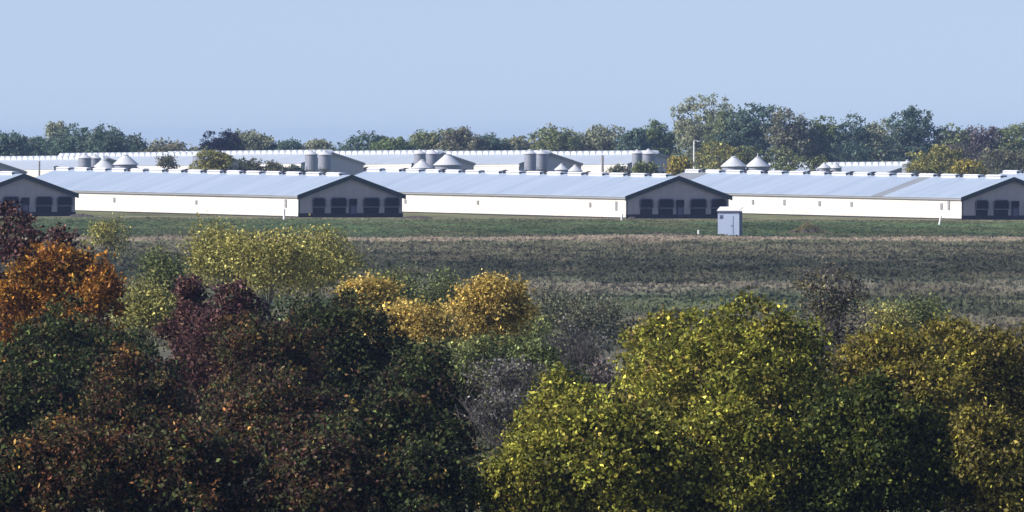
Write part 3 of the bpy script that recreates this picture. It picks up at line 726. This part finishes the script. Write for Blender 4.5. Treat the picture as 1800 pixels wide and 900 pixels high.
def weeds():
    r = np.random.default_rng(21); n = 62000
    D = np.sqrt(r.uniform(560 ** 2, 1555 ** 2, n)); x = r.uniform(-1, 1, n) * (D * .0415 + 3); g = terr(x, D)
    wob = D + 46 * (vnoise(x / 14, D / 60, 1) - .5) + 34 * (vnoise(x / 4, D / 30, 2) - .5)
    ys = [560, 650, 715, 760, 800, 840, 900, 985, 1040, 1110, 1180, 1205, 1242, 1258, 1300, 1350, 1440, 1530, 1560]
    cs = [(.14, .14, .085), (.17, .155, .11), (.115, .14, .075), (.095, .115, .075), (.22, .20, .155), (.12, .13, .09), (.066, .073, .052), (.07, .078, .056), (.125, .126, .085),
          (.165, .16, .11), (.15, .165, .10), (.37, .315, .235), (.35, .30, .225), (.10, .115, .075), (.068, .095, .055), (.092, .125, .063), (.10, .142, .07), (.115, .145, .075), (.17, .165, .10)]
    col = np.stack([np.interp(wob, ys, [c[k] for c in cs]) for k in range(3)], -1)
    pat = vnoise(x / 1.5, D / 22, 3) * .6 + vnoise(x / .6, D / 9, 4) * .4
    pat2 = vnoise(x / 3.5, D / 40, 5)
    col = col * (.62 + .72 * pat)[:, None] * np.where(wob < 1180, np.interp(wob, [560, 820, 860, 1180], [1.35, 1.25, 1.0, 1.1]), 1.0)[:, None]
    warm = np.clip((pat2 - .55) * 2.2, 0, .7)[:, None] * (wob < 1240)[:, None]
    col = col * (1 - warm) + np.array([.15, .138, .10]) * (.5 + pat)[:, None] * warm
    lawn = wob > 1266
    big = vnoise(x / 9, D / 45, 8); col *= np.where(lawn, .72 + .85 * big, 1)[:, None]
    ol = (np.clip((vnoise(x / 6, D / 35, 9) - .5) * 2, 0, .7) * lawn)[:, None]; col = col * (1 - ol) + np.array([.15, .15, .085]) * ol
    st = (np.clip((vnoise(x / 9, D / 13, 12) - .62) * 4, 0, .65) * (wob < 1170))[:, None]; col = col * (1 - st) + np.array([.045, .058, .045]) * st
    hh = np.where(lawn, .09, .13 + .16 * (1 - pat)) * r.uniform(.6, 1.4, n); ww = np.where(lawn, .5, .32) * r.uniform(.6, 1.5, n)
    Q = []; CC = []
    for k in range(4):
        ang = r.uniform(0, math.pi, n); dx = np.cos(ang) * ww * .5; dy = np.sin(ang) * ww * .5
        ox = r.normal(0, .2, n); oy = r.normal(0, .2, n); lean = r.normal(0, .06, n); hk = hh * r.uniform(.6, 1.2, n)
        b0 = np.stack([x + ox - dx * .8, D + oy - dy * .8, g - .03], -1); b1 = np.stack([x + ox + dx * .8, D + oy + dy * .8, g - .03], -1)
        t1 = np.stack([x + ox + dx * .6 + lean, D + oy + dy * .6 + .1, g + hk * r.uniform(.6, 1, n)], -1); t0 = np.stack([x + ox - dx * .6 + lean, D + oy - dy * .6 + .1, g + hk], -1)
        Q.append(np.stack([b0, b1, t1, t0], 1)); CC.append(col * r.uniform(.88, 1.12, (n, 1)))
    o = quads_object('field_weeds', np.concatenate(Q), np.concatenate(CC), M['weed'])
    o['kind'] = 'stuff'; o['label'] = 'rough grass and weeds covering the field'; o['category'] = 'grass'
weeds()

GS = 'shrubs standing in the field'
fld = [
    (186, 84, 386, 452, 900, P_SHRUB, 'small pale yellow green shrub beside the maroon tree', 2600, .17),
    (395, 150, 392, 520, 610, P_SHRUB, 'feathery pale yellow shrub, left and taller half of the pale thicket', 7000, .15),
    (545, 190, 402, 525, 620, P_SHRUB, 'wide pale olive shrub, right half of the pale thicket', 8500, .15),
    (470, 230, 404, 530, 605, P_SHRUB, 'dull pale shrub in the middle of the pale thicket', 9000, .15),
    (285, 100, 440, 540, 590, P_OLGR, 'grey green bush left of the pale thicket', 4200, .14),
    (262, 140, 490, 600, 500, P_YOLIVE, 'low yellow green bush beside the orange tree', 6000, .14),
    (690, 130, 470, 540, 640, P_OLGR, 'hazy green bush behind the left yellow crown', 4000, .15),
    (770, 100, 478, 560, 650, P_OLGR, 'hazy green bush between the yellow crowns', 3000, .15),
    (985, 190, 505, 640, 570, P_GREY, 'soft grey olive shrub right of the yellow tree', 6500, .14),
    (1060, 110, 525, 640, 580, P_GREY, 'faint grey shrub left of the big yellow green tree', 3200, .14),
    (930, 120, 560, 660, 520, P_OLGR, 'olive shrub with yellowish tips below the right yellow crown', 4200, .13),
    (1620, 130, 520, 600, 600, P_OLGR, 'pale olive shrub right of the dark spire tree', 3600, .15),
    (1560, 90, 530, 610, 560, P_YOLIVE, 'pale yellowish shrub close to the dark spire tree', 3000, .14),
]
for i, (px, wd, yt, yb, D, pal, lab, n, sz) in enumerate(fld):
    tree(px, wd, yt, yb, D, pal, lab, 'shrub', 'shrub', GS, n=n, size=sz, k=12, seed=100 + i, clus=.30, shell=.5, gap=.12, trunk=.06, bark='twig')

# ------------------------------------------------------------------ foreground trees
GF = 'autumn trees in the foreground'
fg = [ # px, width, top, bottom, D, palette, label, n, size, k
    (30, 150, 357, 470, 470, P_MAROON, 'dark maroon tree at the left edge before the first barn', 6000, .17, 10),
    (95, 110, 405, 480, 480, P_MAROON, 'low maroon crown right behind the orange tree', 2600, .16, 7),
    (85, 260, 418, 570, 430, P_ORANGE, 'bright orange tree at the left edge', 17000, .15, 18),
    (172, 110, 462, 560, 425, P_ORANGE, 'small rusty orange crown at the right side of the orange tree', 6000, .14, 9),
    (395, 230, 488, 610, 410, P_MAROON, 'brownish maroon tree below the pale thicket', 11000, .14, 12),
    (330, 110, 490, 590, 415, P_MAROON, 'small brown maroon crown left of the larger brown maroon tree', 4000, .14, 8),
    (150, 340, 520, 700, 390, P_DARK, 'dark green tree directly below the orange tree', 15000, .13, 14),
    (470, 240, 555, 700, 385, P_DARKM, 'dark tree with maroon leaves below the brownish maroon tree', 11000, .13, 12),
    (590, 300, 505, 720, 400, P_DARK, 'very dark green tree left of the yellow crowns', 16000, .13, 14),
    (760, 200, 610, 760, 380, P_DARK, 'very dark green tree below the yellow crowns', 11000, .13, 11),
    (235, 250, 610, 780, 365, P_RUST, 'rust brown tree in the lower left', 13000, .125, 12),
    (40, 200, 600, 800, 360, P_DARK, 'dark green tree with a few yellow leaves at lower left edge', 11000, .125, 12),
    (470, 270, 650, 850, 355, P_DARKM, 'dark olive and maroon tree low on the left half', 14000, .125, 13),
    (690, 270, 690, 900, 326, P_DARK, 'dark green tree at the bottom beside the lavender twigs', 15000, .125, 13),
    (120, 280, 730, 930, 300, P_RUST, 'reddish rust bush in the bottom left corner', 13000, .12, 12),
    (340, 260, 740, 940, 300, P_DARKM, 'dark maroon bush at the bottom left of centre', 13000, .12, 12),
    (560, 260, 760, 940, 300, P_DARKM, 'maroon and green bush at the bottom below the dark trees', 13000, .12, 12),
    (740, 220, 780, 940, 300, P_DARK, 'low dark bush at the bottom left of the yellow green shrub', 10000, .12, 10),
    (-30, 200, 760, 950, 300, P_DARK, 'dark bush cut by the bottom left corner', 8000, .12, 9),
    (1300, 430, 520, 760, 345, P_RIGHT, 'big bright yellow green tree right of centre', 24000, .13, 18),
    (1180, 250, 543, 740, 350, P_RIGHT, 'yellow green crown on the left flank of the big tree', 11000, .13, 11),
    (1080, 330, 690, 920, 300, P_RIGHT, 'yellow green tree low beside the lavender twigs', 17000, .125, 14),
    (940, 200, 770, 940, 300, P_RIGHT, 'low yellow green bush at the bottom centre', 9500, .12, 10),
    (1290, 280, 700, 930, 300, P_RIGHT, 'yellow green tree at the bottom right of centre', 15000, .12, 13),
    (1560, 330, 575, 800, 350, P_RIGHTD, 'brown and olive tree right of the big yellow green tree', 17000, .13, 14),
    (1730, 260, 565, 800, 355, P_RIGHTD, 'brownish tree at the right edge', 14000, .13, 12),
    (1540, 300, 660, 930, 300, P_SHADE, 'dark green tree standing in for the shaded hollow before the brown and olive tree', 17000, .12, 13),  # tree added with darker leaves to give the shaded hollow
    (1740, 220, 720, 940, 300, P_RIGHTD, 'olive brown bush in the bottom right corner', 11000, .12, 10),
    (850, 200, 590, 720, 440, P_OLGR, 'dark olive bush at the foot of the right yellow crown', 7000, .13, 8),
    (740, 160, 600, 720, 445, P_OLGR, 'dark olive bush at the foot of the low yellow crown', 5000, .13, 8),
    (975, 170, 650, 900, 345, P_RIGHT, 'thin yellow green bush in front of the lavender twigs', 5000, .12, 9),
    (960, 150, 600, 760, 400, P_OLGR, 'olive grey bush above the lavender twigs', 5000, .13, 9),
    (1060, 110, 635, 720, 420, P_PURPLE, 'small purplish bush left of the yellow green flank', 3200, .12, 7),
]
for i, (px, wd, yt, yb, D, pal, lab, n, sz, k) in enumerate(fg):
    tree(px, wd, yt, max(yb, 980), D, pal, lab, 'tree' if 'tree' in lab or 'crown' in lab else 'bush', 'autumn_tree' if 'tree' in lab or 'crown' in lab else 'autumn_bush',
         GF, n=int(n * 2.0), size=sz, k=int(k * 3.2), seed=200 + i, clus=.15, trunk=.07, rs=(.14, .27), up=.25, outw=.25, gap=.05, var=.6)

# yellow tree with three rounded crowns on one forked trunk
def yellow_tree():
    D = 470; px0 = 822; x = X(px0, D); g = terrf(x, D); r = np.random.default_rng(909); s = D / F
    t = thing('yellow_tree', 'golden yellow tree with a rounded crown on a dark forked trunk', 'tree', (x, D, g), (0, 0, 0), GF)
    def lb(px, py, rx, rz, dy=0): return ((px - px0) * s, dy, Z(py, D) - g, rx * s, rx * s, rz * s)
    A = [lb(862, 528, 52, 38), lb(835, 545, 35, 30, -.3), lb(892, 535, 34, 34, .3), lb(862, 515, 40, 28), lb(830, 575, 24, 24), lb(905, 565, 26, 22, .2), lb(812, 592, 30, 22), lb(848, 592, 30, 22), lb(920, 545, 24, 26), lb(800, 548, 20, 18), lb(878, 580, 26, 20), lb(825, 520, 22, 18), lb(905, 510, 20, 16)]
    crown_mesh('crown', A, 10500, .13, P_YELLOW, r, t, .17, .62, gap=.08)
    m = MB(); z = lambda py: Z(py, D) - g
    m.tube([(0, 0, -.1), (.05, 0, z(650)), (0, 0, z(608))], .13, .10, 8)
    for (a, c, rr) in ((820, 545, .05), (868, 560, .06), (885, 535, .04), (838, 530, .035), (905, 545, .03)):
        e = Vector(((a - px0) * s, float(r.normal(0, .2)), z(c))); f = Vector((0, 0, z(608)))
        m.tube([f, f.lerp(e, .5) + Vector((.05, 0, -.08)), e], rr, rr * .4, 6)
    m.build('trunk', M['bark'], t)
    for (px0, label, L, n) in (
        (650, 'golden yellow crown at left, rising from the dark trees', [(640, 515, 40, 26), (668, 520, 36, 26), (620, 522, 24, 22), (650, 540, 34, 24), (690, 545, 26, 20), (630, 545, 28, 22), (610, 535, 16, 14)], 5600),
        (730, 'golden yellow low crown between the two taller yellow crowns', [(690, 570, 40, 28), (735, 568, 45, 30), (780, 585, 36, 26), (665, 575, 22, 20), (750, 610, 40, 28), (715, 555, 32, 22), (800, 600, 28, 20), (690, 600, 26, 18), (770, 560, 20, 16), (775, 610, 30, 20), (655, 555, 18, 14)], 9800)):
        D = 455 if px0 == 730 else 465; x = X(px0, D); g = terrf(x, D); s = D / F
        t = thing('yellow_tree', label, 'tree', (x, D, g), (0, 0, 0), GF)
        LL = [((a - px0) * s, float(r.normal(0, .3)), Z(c, D) - g, q * s, q * s, v * s) for a, c, q, v in L]
        crown_mesh('crown', LL, n, .13, P_YELLOW, r, t, .17, .62, gap=.08); limbs(LL, r, .08, t, M['bark'])
yellow_tree()

def spire():
    D = 430; px0 = 1462; x = X(px0, D); g = terrf(x, D); r = np.random.default_rng(4); s = D / F
    t = thing('thinning_tree', 'dark grey brown thinning tree rising behind the big yellow green tree', 'tree', (x, D, g), (0, 0, 0), GF)
    L = [((a - px0) * s, float(r.normal(0, .25)), Z(c, D) - g, q * s, q * s, v * s) for a, c, q, v in
         ((1455, 492, 42, 26), (1420, 505, 30, 26), (1490, 510, 34, 30), (1470, 545, 40, 36), (1510, 575, 26, 34), (1440, 560, 36, 30), (1480, 600, 40, 30))]
    crown_mesh('crown', L, 3300, .12, P_SPIRE, r, t, .2, .4, gap=.15); limbs(L, r, .08, t, M['bark'], k=7)
spire()

def twig_shrub(px, wd, yt, yb, D, label, n=260, leaves=500, pal=P_PURPLE):
    r = np.random.default_rng(int(px)); x = X(px, D); g = terrf(x, D); s = D / F
    t = thing('bare_shrub', label, 'shrub', (x, D, g), (0, 0, 0), 'leafless shrubs in the middle'); h = Z(yt, D) - g; w_ = wd * s
    m = MB()
    for k in range(n):
        b0 = Vector((float(r.normal(0, w_ * .12)), float(r.normal(0, w_ * .12)), -.05)); e = Vector((float(r.normal(0, w_ * .28)), float(r.normal(0, w_ * .28)), h * float(r.uniform(.6, 1.0))))
        c = b0.lerp(e, .5) + Vector((float(r.normal(0, .12)), float(r.normal(0, .12)), .15))
        m.tube([b0, c, e], .016, .005, 4, cap=False)
        for _ in range(3):
            s0 = c.lerp(e, float(r.uniform(0, .8))); q = s0 + Vector((float(r.normal(0, .3)), float(r.normal(0, .3)), float(r.uniform(.1, .45))))
            m.tube([s0, q], .009, .004, 3, cap=False)
    m.build('twigs', M['twig'], t)
    L = [(float(r.normal(0, w_ * .22)), float(r.normal(0, w_ * .2)), h * float(r.uniform(.55, .95)), w_ * .2, w_ * .2, h * .1) for _ in range(8)]
    crown_mesh('sparse_leaves', L, leaves, .10, pal, r, t, .2, .3)
twig_shrub(900, 150, 640, 820, 392, 'lavender grey leafless shrub between the dark trees and the yellow green tree', 100, 2600, [((.16, .15, .16), 2), ((.12, .12, .06), 1)])
twig_shrub(880, 130, 690, 860, 372, 'pale leafless shrub low at the edge of the dark bush', 90, 1500, [((.16, .15, .16), 2), ((.12, .12, .06), 1)])
twig_shrub(1010, 130, 570, 720, 430, 'bluish grey leafless shrub left of the purplish bush', 150, 2000, [((.13, .13, .13), 2), ((.12, .13, .07), 1)])

def undergrowth():
    r = np.random.default_rng(31); n = 80000
    D = r.uniform(302, 480, n); x = r.uniform(-1, 1, n) * (D * .0425 + 1); g = terr(x, D)
    px = x / D * F + 900; hmax = .5 + .25 * np.sin(px * .03) * np.sin(D * .06)
    P = np.stack([x, D, g + r.random(n) * hmax], -1); V = leaf_quads(P, np.tile([0, 0, 1.0], (n, 1)), .13, r, .2, .2)
    left = (px < 850 + r.normal(0, 60, n))
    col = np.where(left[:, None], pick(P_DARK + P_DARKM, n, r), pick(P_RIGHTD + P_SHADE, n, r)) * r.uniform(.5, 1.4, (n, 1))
    o = quads_object('undergrowth', V, col, M['leaf']); o['kind'] = 'stuff'; o['label'] = 'tangled low undergrowth beneath the foreground trees'; o['category'] = 'undergrowth'
undergrowth()
